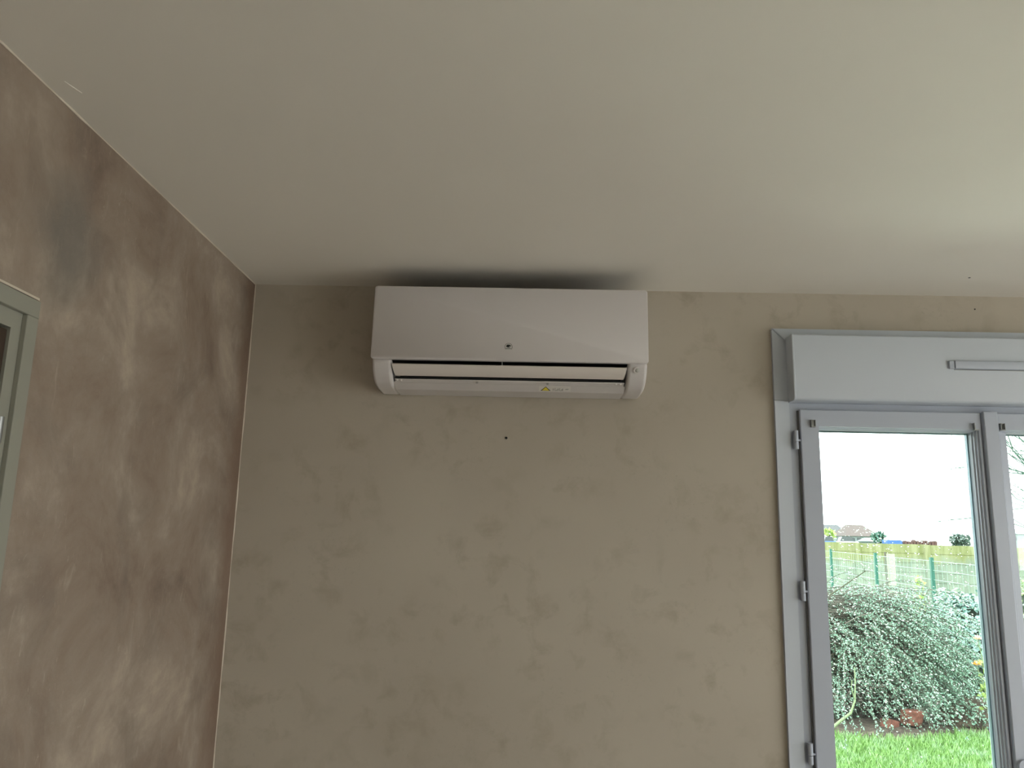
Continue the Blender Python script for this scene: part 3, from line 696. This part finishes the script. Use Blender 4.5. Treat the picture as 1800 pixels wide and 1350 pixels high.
def tree_blob(name, c, R, m_, label, cat, seed, n=260, trunk=True):
    r = random.Random(seed); e = empty(name, (c[0], c[1], GZ), category=cat, label=label); V = []; Fc = []
    for i in range(n):
        q = rv(r); p = Vector(c)+Vector((q.x*R[0], q.y*R[1], q.z*R[2]))*r.uniform(.55, 1)
        leaf(V, Fc, p, rv(r), rv(r), R[0]*.42, R[0]*.16)
    link('foliage', V, Fc, m_, e)
    if trunk: MB().tube([(c[0], c[1], GZ), (c[0], c[1], c[2])], R[0]*.12, 6).build('trunk', m_bark, e)
m_far = leafmat('distant_evergreen', (.02, .085, .06), (.045, .13, .09)); m_far2 = leafmat('distant_grey_green', (.05, .085, .07), (.09, .125, .105))
c = U(.4325, .0145, 120); tree_blob('distant_tree', c, (1.05, .8, .75), m_far, 'small dark green tree just right of the white houses', 'tree', 41)
c = U(.5310, .0125, 110); tree_blob('distant_tree', c, (1.25, .9, .85), m_far2, 'round grey-green tree standing alone right of the red-brown stacks', 'tree', 42, 360)
c = U(.3720, .0165, 110); tree_blob('distant_bush', c, (.9, .7, .7), m_lime, 'bright yellow-green bush at the far left in front of the houses', 'bush', 43)
def car(x, y, z, W, m_, label):
    e = empty('car', (x, y, z), category='car', label=label, group='parked cars behind the boundary wall')
    MB().prism_x([(y, z), (y+1.6, z), (y+1.6, z+.75), (y, z+.75)], x-W/2, x+W/2).build('body', m_, e, bev=.12)
    MB().poly_y([(x-W*.32, z+.75), (x+W*.30, z+.75), (x+W*.2, z+1.3), (x-W*.22, z+1.3)], y+.15, y+1.45).build('cabin', m_win, e, bev=.05)
    for s_ in (-1, 1): MB().poly_y([(x+s_*W*.3+.32*math.cos(t), z+.05+.32*math.sin(t)) for t in [k_*math.pi/6 for k_ in range(12)]], y-.02, y+.2).build('wheel', m_black, e)
m_bl = mat('blue_paint', (.012, .07, .25), .35); m_wc = mat('white_car_paint', (.85, .87, .88), .3)
car(37.3, 100, 1.80, 1.7, m_bl, 'bright blue car at the left edge of the view behind the wall')
car(39.9, 101, 1.80, 2.7, m_wc, 'white car parked right of the blue car behind the wall')
tag(MB().poly_y([(44.2, 1.56), (45.8, 1.56), (45.8, 2.72), (45.6, 2.80), (44.1, 2.80)], 99.5, 101).build('skip_container', m_bl, bev=.05), 'blue skip container on the skyline left of the red-brown stacks', 'container')
m_stack = mat('red_brown_brick_stack', (.075, .035, .03), .9); r = random.Random(9)
for i in range(11):
    x = 46.2+i*.36; h = r.uniform(.35, .62); wd = r.uniform(.22, .32)
    o = MB().box(x, x+wd, 99.6, 100.4, 1.55, 2.25+h).box(x+.03, x+wd-.05, 99.6, 100.2, 2.25+h, 2.33+h).build('brick_stack', m_stack)
    tag(o, 'small red-brown brick stack in the row on the skyline', 'brick stack', 'brick stacks in a row on the skyline')
house((71.9, 118, 1.55), 5.4, 6, 2.85, .7, mat('slate_roof', (.08, .12, .14), .6), m_render, 'pale house with blue-grey roof seen through the right window leaf', [(-1.6, 2.1, .9, .5), (.5, 2.1, .9, .5)], .05)

# bare tree at the right
bt_ = empty('bare_tree', (9.6, 13.2, GZ), category='tree', label='leafless tree whose branches reach in through the right window leaf view')
r = random.Random(17)
b = MB(); b.tube([(9.6, 13.2, GZ), (9.65, 13.2, 1.2), (9.5, 13.2, 2.6), (9.55, 13.2, 4.2)], [.11, .09, .07, .03], 8); b.build('trunk', m_bark, bt_)
m_branch = mat('grey_green_branch', (.06, .11, .085), .8)
b = MB()
def branch(p, d_, L, rad, dep):
    pts = [p.copy()]; q = p.copy(); dd = d_.copy(); n = 6
    for i in range(n):
        dd = (dd+rv(r)*.09+Vector((0, 0, .03))).normalized(); q = q+dd*L/n; pts.append(q.copy())
        if dep > 0 and i > 0 and r.random() < .7: branch(q, (dd+rv(r)*.45).normalized(), L*.5, rad*.45, dep-1)
    b.tube(pts, [max(.004, rad*(1-.7*i/n)) for i in range(n+1)], 5)
for z, dz in ((1.75, .35), (1.95, .42), (2.1, .3), (2.2, .55), (2.35, .4), (2.0, .6), (2.5, .45), (2.6, .3), (2.8, .4)):
    branch(Vector((9.52, 13.2, z)), Vector((-1, r.uniform(-.25, .1), dz*.8)).normalized(), r.uniform(1.75, 2.15), .026, 2)
b.build('branches', m_branch, bt_)
# vine
vi = empty('bare_vine', (7.25, 12.0, GZ), category='vine', label='thin leafless vine stems in front of the wall at the right window leaf')
b = MB()
for s_ in range(3):
    p = Vector((7.22+s_*.07, 12.0, GZ)); pts = [p.copy()]
    for i in range(16): p = p+Vector((r.uniform(-.05, .045), r.uniform(-.02, .02), .105)); pts.append(p.copy())
    b.tube(pts, [.010*(1-i/22) for i in range(17)], 5)
b.build('stems', m_bark, vi)
